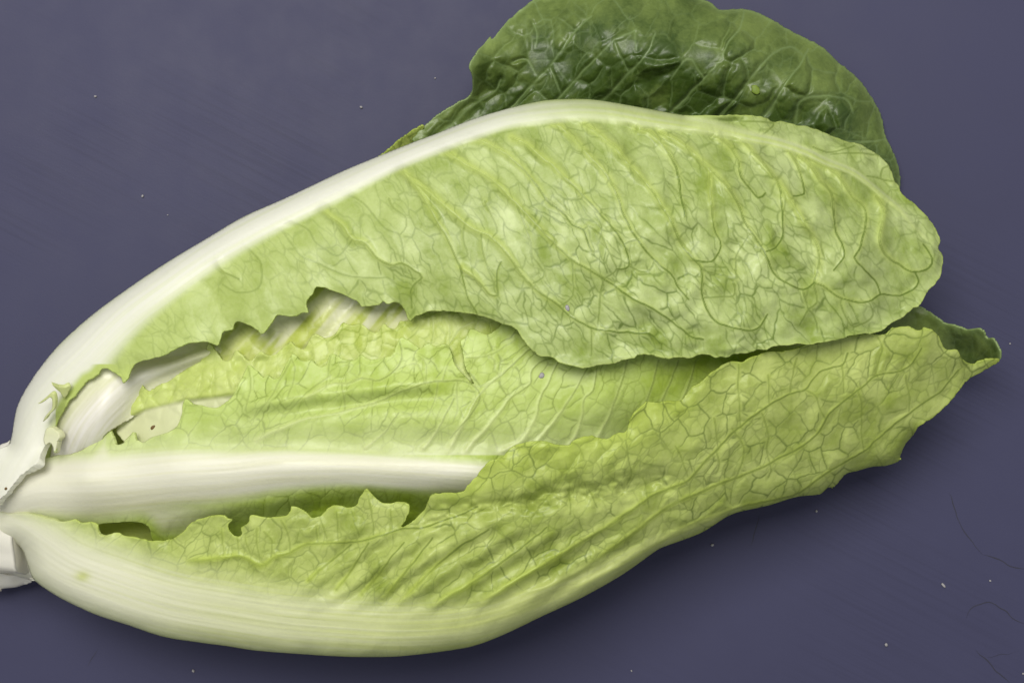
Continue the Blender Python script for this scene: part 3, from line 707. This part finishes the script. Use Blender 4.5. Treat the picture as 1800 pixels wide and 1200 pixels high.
build_leaf('leaf', G_OUT, zG, M_G, h=2.0, rib=G_RIB, ribw_soft=0.5, cell=40, ang=40, stretch=2.0, blister=0.3, extra=G_extra, attr_fn=G_attr, seed=83, ruffle=(0.5, 30), lump=0.3,
           label='pale translucent heart leaf with a white rib showing under the frill')

# ---- D: dark green leaf behind --------------------------------------------------------------
D_OUT = [(727, 250), (740, 227), (780, 195), (805, 180), (825, 171), (832, 155), (830, 135), (825, 115), (835, 97), (852, 77), (862, 65), (866, 70), (880, 52), (892, 37), (912, 20), (930, 5), (955, -12), (1000, -28), (1060, -38), (1120, -38), (1180, -25), (1230, -2), (1250, 4), (1262, 16), (1285, 17), (1305, 16),
         (1330, 21), (1362, 37), (1400, 60), (1445, 82), (1475, 110), (1510, 140), (1535, 175), (1550, 207), (1557, 240), (1563, 250), (1573, 274), (1581, 300), (1582, 330), (1560, 380), (1450, 380), (1200, 340), (900, 300), (780, 275)]
D_Z = [(735, 240, 22), (830, 165, 22), (800, 250, 18), (900, 170, 18), (900, 100, 24), (1000, 120, 24), (1000, 200, 18), (1100, 80, 31), (1200, 90, 31), (1100, 180, 20), (1250, 190, 20), (1300, 110, 29), (1400, 150, 25), (1400, 220, 19), (1500, 190, 18), (1560, 260, 10), (1580, 315, 6), (930, 12, 15), (1000, -20, 10), (1100, -34, 9),
       (1250, 8, 11), (1350, 38, 9), (1480, 120, 6), (1545, 205, 5), (835, 100, 30), (860, 70, 26), (830, 130, 31), (880, 130, 22), (1000, 300, 20), (1300, 330, 18), (1500, 350, 12), (1050, 20, 24), (1300, 55, 24), (1450, 130, 17)]
D_V = [[(760, 245), (797, 217), (840, 180), (870, 160), (880, 140)], [(870, 215), (900, 187), (935, 150), (967, 117), (990, 85), (1017, 50), (1040, 30)], [(960, 195), (987, 167), (1020, 130), (1050, 100), (1080, 72), (1117, 52)], [(1040, 200), (1065, 172), (1105, 127), (1140, 90), (1150, 60)],
       [(1150, 225), (1180, 197), (1237, 137), (1262, 110), (1280, 75), (1300, 50), (1307, 20)], [(1250, 220), (1275, 192), (1310, 150), (1335, 117), (1362, 92), (1392, 82), (1411, 95)], [(1330, 220), (1350, 197), (1380, 150), (1410, 107), (1420, 85)], [(1400, 260), (1405, 180), (1440, 168), (1485, 175), (1500, 200)],
       (0.7, [(967, 117), (975, 140), (985, 165)]), (0.7, [(900, 110), (925, 105), (945, 135)]), (0.7, [(1080, 72), (1090, 100), (1105, 127)]), (0.7, [(1115, 55), (1118, 90)]), (0.7, [(935, 40), (945, 60), (940, 85)]), (0.7, [(1237, 137), (1215, 105), (1200, 110), (1180, 140)]), (0.7, [(1430, 240), (1500, 250), (1555, 245)])]
def D_attr(px, py, a, ed):
    outer = sstep(60, 5, ed) * (py < 260)
    inner = 1 - sstep(10, 170, 90 * (fbm(px / 70, py / 70, 444) - 0.5) + py - np.interp(px, [850, 1000, 1200, 1400, 1580], [20, -70, -40, 20, 180]))
    a['mott'] = np.clip(0.95 - 0.60 * inner + 0.9 * (a['mott'] - 0.5), 0, 1)
    rim = np.exp(-ed / 3.5)  # margin line painted bright, as an edge catching light
    a['major'] = np.maximum(a['major'] * 0.45, rim)
    # fold on the left edge, painted lighter where it catches the light
    k = sstep(30, 4, ed) * (px < 870) * (py > 60)
    a['mott'] = a['mott'] * (1 - 0.4 * k)
    # yellow-green mottling at the outer margin
build_leaf('leaf', D_OUT, D_Z, M_D, h=2.0, veins=D_V, cell=40, ang=-48, stretch=1.3, blister=2.4, fine_amp=0.55, puffk=0.15, seed=103, attr_fn=D_attr, majw=(2.6, 1.8), majh=-0.9,
           ruffle=(2.0, 36), thick=0.5, linestr=0.45, lump=0.5, cell_mott=0.3, label='dark green blistered outer leaf lying flat behind the head')
# pale outside of that leaf's edge
build_leaf('leaf', [(660, 285), (676, 268), (688, 258), (702, 246), (716, 236), (732, 225), (746, 221), (742, 232), (735, 245), (730, 262), (700, 290)],
           [(665, 280, 16), (700, 255, 18), (735, 230, 21), (730, 255, 17), (700, 285, 14), (745, 223, 22)], M_C, h=2.0, cell=18, seed=113, blister=0.5, ruffle=(0.4, 20), thick=0.5, lump=0.2)

# ---- E: dark inside of the curled leaf tip --------------------------------------------------
E_OUT = [(1480, 600), (1540, 570), (1590, 545), (1606, 538), (1618, 540), (1630, 545), (1647, 557), (1660, 568), (1677, 571), (1702, 580), (1712, 578), (1722, 578), (1730, 583), (1735, 594), (1745, 595), (1753, 607), (1759, 620), (1758, 632), (1740, 640), (1705, 650), (1650, 650), (1560, 650)]
E_Z = [(1480, 600, 22), (1560, 575, 22), (1618, 542, 20), (1650, 565, 23), (1702, 585, 27), (1735, 596, 30), (1756, 622, 33), (1757, 632, 32), (1705, 645, 16), (1690, 615, 17), (1640, 600, 18), (1650, 645, 12), (1560, 640, 14)]
build_leaf('leaf', E_OUT, E_Z, M_D, h=2.0, cell=26, ang=60, seed=123, blister=0.6, ruffle=(0.8, 18), mott_bias=0.28, attr_fn=lambda px, py, a, ed: (a.__setitem__('major', np.maximum(a['major'], np.exp(-ed / 3.5))), a.__setitem__('mott', np.clip(a['mott'] - 0.7 * (1 - sstep(1600, 1680, px)), 0, 1))),  # lit margin line painted in here too
           linestr=0.3, lump=0.3, label='dark green inner face of the curled leaf tip')

# ---- heart: tightly packed inside of the head, seen only through the gaps --------------------
def heart():
    ax = np.array([(25, 905, 45, 30), (150, 880, 120, 33), (400, 800, 215, 36), (700, 730, 280, 39), (1000, 670, 260, 42), (1250, 640, 190, 42), (1420, 640, 110, 32), (1500, 640, 40, 16)], float)
    t = np.linspace(0, 1, 70); s = np.linspace(0, 1, len(ax))
    P = np.stack([np.interp(t, s, ax[:, k]) for k in range(4)], 1)
    m = 48; V = []; 
    for p in P:
        for k in range(m):
            a = 2 * math.pi * k / m
            u = math.cos(a); w = math.sin(a)
            z = p[3] * (0.5 + 0.5 * w) if w > 0 else p[3] * (0.5 + 0.47 * w)
            z = max(1.0, z + 0.8 * math.sin(6 * a + p[0] / 60))
            r = p[2] * (1 + 0.03 * math.sin(9 * a + p[0] / 40))
            x, y = unproject(p[0] + 0.35 * r * u, p[1] + r * u, z / 1000)
            V.append((x, y, z / 1000))
    V = np.array(V); n = len(P)
    i, j = np.meshgrid(np.arange(n - 1), np.arange(m), indexing='ij')
    j2 = (j + 1) % m
    Q = np.stack([i * m + j, (i + 1) * m + j, (i + 1) * m + j2, i * m + j2], -1).reshape(-1, 4)
    A = dict(rib=np.full(len(V), 0.0), major=np.zeros(len(V)), line=np.zeros(len(V)), mott=np.full(len(V), 0.8), streak=np.zeros(len(V)))
    NN = vertex_normals(V, Q)
    o = mesh_obj('heart', V, Q, M_F, lettuce, A, NN)
heart()

# ---- stem end and torn stubs at the foot ----------------------------------------------------
def flat_attr(rib=1.0):
    def f(px, py, a, ed):
        a['rib'] = np.full_like(px, rib); a['line'] *= 0; a['streak'] = a['streak'] * 0 + 0.5 * fbm(px / 14, py / 14, 5)
    return f
STUBS = [
 ([(-40, 872), (-12, 862), (6, 868), (13, 885), (17, 905), (18, 928), (22, 950), (27, 968), (14, 973), (0, 978), (-40, 990)],
  [(-40, 930, 34), (-5, 880, 43), (6, 920, 46), (16, 940, 43), (25, 966, 40), (0, 972, 40), (-40, 985, 32)], 1.0, [((6, 868), (13, 885), (17, 905), (18, 928), (22, 950), (27, 968))]),
 ([(-40, 960), (5, 962), (25, 945), (42, 960), (50, 985), (64, 1014), (40, 1015), (20, 1009), (2, 1003), (-40, 998)],
  [(-40, 975, 22), (5, 970, 26), (40, 970, 27), (30, 992, 24), (60, 1012, 20), (0, 1000, 20), (50, 990, 24)], 0.8, [((64, 1014), (40, 1015), (20, 1009), (2, 1003), (-40, 998))]),
 ([(-40, 998), (0, 1005), (15, 1011), (34, 1012), (56, 1022), (42, 1027), (30, 1031), (15, 1033), (-40, 1035)],
  [(-40, 1010, 16), (0, 1010, 17), (54, 1022, 13), (30, 1026, 13), (-40, 1032, 12), (20, 1016, 17)], 0.95, [((42, 1027), (30, 1031), (15, 1033), (-40, 1035))]),
 ([(-40, 800), (-12, 792), (-2, 783), (8, 778), (18, 779), (24, 794), (16, 812), (4, 840), (-40, 860)],
  [(-40, 830, 26), (0, 787, 34), (18, 784, 35), (12, 810, 38), (-10, 850, 32)], 1.0, [((-12, 792), (-2, 783), (8, 778), (18, 779))])]
for k, (ol, zz, rb, dr) in enumerate(STUBS[1:]):
    build_leaf('leaf_stub', ol, zz, M_G, h=1.4, seed=131 + 2 * k, attr_fn=flat_attr(rb), blister=0.05, fine_amp=0.05, thick=0.5, ribthick=0.6, lump=0.25, ruffle=(0.1, 14), drop=[(list(dr[0]), 6, 1.6)])
def stem():
    n, m = 14, 40; V = []
    for i in range(n):
        t = i / (n - 1)
        cx, cy = unproject(-70 + 110 * t, 925 - 5 * t, 0.028)
        r = 0.0135 + 0.0035 * t
        if i == 0: r *= 0.9
        for k in range(m):
            a = 2 * math.pi * k / m
            rr = r * (1 + 0.05 * math.sin(5 * a + 2 * t) + 0.03 * math.sin(11 * a))
            V.append((cx, cy + rr * math.cos(a), 0.022 + rr * math.sin(a)))
    # cut face
    cx, cy = unproject(-70, 925, 0.028); V.append((cx - 0.0006, cy, 0.022)); c0 = len(V) - 1
    cx, cy = unproject(40, 920, 0.028); V.append((cx, cy, 0.022)); c1 = len(V) - 1
    V = np.array(V); Q = []
    for i in range(n - 1):
        for k in range(m):
            k2 = (k + 1) % m
            Q.append((i * m + k, i * m + k2, (i + 1) * m + k2, (i + 1) * m + k))
    for k in range(0, m, 2):
        k1, k2 = (k + 1) % m, (k + 2) % m
        Q.append((c0, k2, k1, k)); e = (n - 1) * m; Q.append((c1, e + k, e + k1, e + k2))
    Q = np.array(Q)
    A = dict(rib=np.full(len(V), 1.0), major=np.zeros(len(V)), line=np.zeros(len(V)), mott=np.zeros(len(V)), streak=np.full(len(V), 0.4))
    mesh_obj('stem', V, Q, M_G, lettuce, A, vertex_normals(V, Q))
stem()

# torn hooks on the frayed foot of the upper leaf
def hook_attr(px, py, a, ed):
    a['rib'] = np.zeros_like(px); a['line'] *= 0; a['mott'] = np.full_like(px, 0.25); a['major'] = np.full_like(px, 0.0); a['rib'] = 0.35 + 0.5 * sstep(690, 790, py)
for k, (ol, zz) in enumerate([
    ([(66, 709), (79, 700), (92, 690), (98, 702), (95, 720), (83, 734), (76, 742), (80, 731), (90, 719), (92, 705), (89, 698), (79, 705)], [(66, 709, 60), (92, 692, 63), (97, 710, 62), (78, 738, 57)]),
    ([(92, 676), (101, 679), (112, 680), (124, 678), (120, 690), (112, 700), (106, 690), (100, 684)], [(92, 676, 63), (112, 682, 60), (122, 682, 59), (110, 698, 58)]),
    ([(82, 752), (93, 752), (104, 760), (105, 770), (101, 776), (96, 797), (93, 783), (87, 777), (79, 782), (77, 765)], [(82, 755, 55), (103, 762, 56), (96, 795, 55), (80, 780, 54)])]):
    build_leaf('leaf_tooth', ol, zz, M_F, h=1.4, seed=141 + k, attr_fn=hook_attr, blister=0.0, fine_amp=0.0, thick=0.5, lump=0.1, ruffle=(0.2, 14))

# ------------------------------------------------------------------ table
def table_material():
    m, nt = new_mat('dark_blue_grey_tabletop')
    co = N(nt, 'ShaderNodeTexCoord').outputs['Object']
    big = noise(nt, co, 7, 4, 0.55); sm = noise(nt, co, 60, 4, 0.6); gr = noise(nt, co, 1400, 2, 0.5)
    # brushed wipe marks, sweeping diagonally
    mp = N(nt, 'ShaderNodeMapping', vector_type='TEXTURE'); mp.inputs['Rotation'].default_value = (0, 0, math.radians(-27)); mp.inputs['Scale'].default_value = (1 / 14.0, 1 / 700.0, 1)
    nt.links.new(co, mp.inputs['Vector']); br = noise(nt, mp.outputs[0], 1.0, 4, 0.6)
    msk = noise(nt, co, 11, 2, 0.5)
    mr = N(nt, 'ShaderNodeMapRange'); nt.links.new(msk, mr.inputs[0]); mr.inputs[1].default_value = 0.48; mr.inputs[2].default_value = 0.68
    f = mth(nt, 'ADD', mth(nt, 'MULTIPLY', big, 0.75), mth(nt, 'MULTIPLY', sm, 0.25))
    col = mixc(nt, f, c4(0.028, 0.028, 0.056), c4(0.037, 0.038, 0.078))
    brm = mth(nt, 'MULTIPLY', mth(nt, 'MULTIPLY', mth(nt, 'SUBTRACT', br, 0.45), 1.2), mr.outputs[0], True)
    col = mixc(nt, brm, col, c4(0.014, 0.014, 0.026))
    p = N(nt, 'ShaderNodeBsdfPrincipled'); nt.links.new(col, p.inputs['Base Color'])
    nt.links.new(mth(nt, 'ADD', 0.42, mth(nt, 'MULTIPLY', sm, 0.2)), p.inputs['Roughness'])
    p.inputs['Specular IOR Level'].default_value = 0.15
    b = N(nt, 'ShaderNodeBump'); b.inputs['Strength'].default_value = 0.10; b.inputs['Distance'].default_value = 0.0004
    nt.links.new(mth(nt, 'ADD', mth(nt, 'MULTIPLY', gr, 0.5), brm), b.inputs['Height']); nt.links.new(b.outputs[0], p.inputs['Normal'])
    o = N(nt, 'ShaderNodeOutputMaterial'); nt.links.new(p.outputs[0], o.inputs[0])
    return m
M_T = table_material()
def box(name, x0, x1, y0, y1, z0, z1, mat):
    v = np.array([(x, y, z) for z in (z0, z1) for y in (y0, y1) for x in (x0, x1)], float)
    q = np.array([(0, 2, 3, 1), (4, 5, 7, 6), (0, 1, 5, 4), (2, 6, 7, 3), (0, 4, 6, 2), (1, 3, 7, 5)])
    o = mesh_obj(name, v, q, mat, None)
    o.data.polygons.foreach_set('use_smooth', np.zeros(6, bool))
    return o
table = box('table', -0.6, 0.6, -0.45, 0.45, -0.03, 0.0, M_T)
table['kind'] = 'structure'

# fine cracks in the tabletop finish
def simple_mat(name, col, rough=0.5, spec=0.3):
    m, nt = new_mat(name)
    co = N(nt, 'ShaderNodeTexCoord').outputs['Object']
    n = noise(nt, co, 700, 3)
    c = mixc(nt, n, tuple(x * 0.75 for x in col[:3]) + (1,), col)
    p = N(nt, 'ShaderNodeBsdfPrincipled'); nt.links.new(c, p.inputs['Base Color'])
    p.inputs['Roughness'].default_value = rough; p.inputs['Specular IOR Level'].default_value = spec
    o = N(nt, 'ShaderNodeOutputMaterial'); nt.links.new(p.outputs[0], o.inputs[0]); return m
M_CR = simple_mat('crack_line', c4(0.018, 0.018, 0.032), 0.6)
def crack(pts, w=1.6, seed=0):
    C = catmull(pts, False, 4.0); t = np.arange(len(C)) * 0.35
    C = C + np.stack([vnoise(t, t * 0 + seed, 3) - 0.5, vnoise(t, t * 0 + seed + 5.5, 4) - 0.5], 1) * 3.0
    tn = np.gradient(C, axis=0); tn /= np.linalg.norm(tn, axis=1, keepdims=True) + 1e-9
    nr = np.stack([-tn[:, 1], tn[:, 0]], 1)
    ww = w * (0.35 + 0.9 * vnoise(t * 0.6, t * 0 + seed + 9, 8)) * np.clip(np.minimum(np.arange(len(C)), np.arange(len(C))[::-1]) / 5.0, 0.1, 1)
    L = C + nr * ww[:, None] / 2; R = C - nr * ww[:, None] / 2
    P = np.vstack([L, R]); x, y = unproject(P[:, 0], P[:, 1], 0.0)
    v = np.stack([x, y, np.full(len(x), 0.00008)], 1); n = len(C); i = np.arange(n - 1)
    q = np.stack([i, i + 1, n + i + 1, n + i], 1)
    o = mesh_obj('crack', v, q, M_CR, table)
for k, (pts, w) in enumerate([([(1668, 865), (1680, 900), (1692, 930), (1708, 952), (1728, 974)], 1.6), ([(1728, 974), (1760, 985), (1780, 996), (1808, 999)], 1.8),
                              ([(1697, 1085), (1705, 1070), (1722, 1062), (1742, 1059), (1765, 1072), (1785, 1090), (1808, 1098)], 1.8), ([(1714, 1143), (1735, 1160), (1752, 1180), (1780, 1205)], 1.8),
                              ([(1735, 1155), (1760, 1150), (1785, 1146)], 1.0), ([(155, 1170), (163, 1155), (172, 1140)], 2.0), ([(1320, 960), (1330, 925), (1335, 905)], 2.0)]):
    crack(pts, w, k * 3.1)

# ------------------------------------------------------------------ crumbs and specks
M_CB = simple_mat('white_crumb', c4(0.27, 0.26, 0.26), 0.5)
M_BR = simple_mat('brown_grit', c4(0.12, 0.07, 0.02), 0.6)
M_YG = simple_mat('leaf_scrap', c4(0.13, 0.19, 0.02), 0.6)
def pebble(name, px, py, z, sx, sy, sz, rot, mat, seed):
    n, m = 7, 10; V = []
    for i in range(n + 1):
        th = math.pi * i / n
        for k in range(m):
            ph = 2 * math.pi * k / m
            r = 1 + 0.35 * (float(hash2(np.array([i if 0 < i < n else 0]), np.array([k if 0 < i < n else 0]), seed)[0]) - 0.5)
            V.append((r * sx * math.sin(th) * math.cos(ph), r * sy * math.sin(th) * math.sin(ph), r * sz * math.cos(th)))
    V = np.array(V); V[:, 2] -= V[:, 2].min()
    Q = []
    for i in range(n):
        for k in range(m):
            k2 = (k + 1) % m; Q.append((i * m + k, (i + 1) * m + k, (i + 1) * m + k2, i * m + k2))
    Q = np.array(Q)
    o = mesh_obj(name, V, Q, mat, None)
    x, y = unproject(px, py, z)
    o.location = (x, y, z); o.rotation_euler = (0, 0, rot)
    return o
crumbs = [(168, 170, 2.2), (251, 345, 2.4), (635, 189, 2.4), (765, 138, 1.6), (340, 1178, 2.6), (1252, 957, 2.6), (1435, 898, 2.2), (1740, 1020, 1.8), (1798, 1183, 1.8), (1110, 1178, 1.6), (1775, 604, 1.6), (1557, 1132, 3.0), (295, 378, 1.1)]
for i, (x, y, r) in enumerate(crumbs):
    s = r * K
    o = pebble('crumb', x, y, 0.0, s * 1.1, s * 0.9, s * 0.8, i * 1.3, M_CB, i)
    o['label'] = 'tiny pale crumb lying on the dark tabletop'; o['category'] = 'crumb'; o['group'] = 'crumbs scattered on the tabletop'
o = pebble('sliver', 1658, 1028, 0.0, 5.5 * K, 2.0 * K, 1.6 * K, math.radians(-50), M_CB, 77)
o['label'] = 'tiny elongated whitish sliver on the dark tabletop'; o['category'] = 'crumb'

# specks lying on the leaves
bpy.context.view_layer.update()
dg = bpy.context.evaluated_depsgraph_get()
import mathutils
def on_leaf(px, py):
    x, y = unproject(px, py, 0.0)
    o = mathutils.Vector((0, 0, CAM_H)); d = (mathutils.Vector((x, y, 0)) - o).normalized()
    ok, loc, nor, idx, ob, mat = S.ray_cast(dg, o, d)
    return loc.z if ok else 0.0
for (x, y, sx, sy, rot, mat, nm, lab) in [
    (997, 541, 3.0, 5.0, 0.3, M_CB, 'crumb', 'tiny white crumb sitting on the upper pale green leaf'),
    (952, 660, 5.0, 4.0, 0.9, M_CB, 'crumb', 'tiny white crumb sitting on the inner leaf beside its side vein'),
    (269, 751, 4.5, 2.6, 0.7, M_BR, 'grit', 'tiny brown grit grain in the pale hollow of the heart leaf'),
    (11, 858, 2.6, 2.2, 0.2, M_BR, 'grit', 'tiny brown grit grain on the white foot of the lettuce'),
    (1328, 158, 7.0, 9.0, 0.6, M_YG, 'leaf_scrap', 'small yellow green leaf scrap stuck on the dark leaf')]:
    z = on_leaf(x, y)
    o = pebble(nm, x, y, z - 0.0002, sx * K, sy * K, 1.6 * K, rot, mat, int(x))
    o['label'] = lab; o['category'] = {'leaf_scrap': 'leaf scrap'}.get(nm, nm)
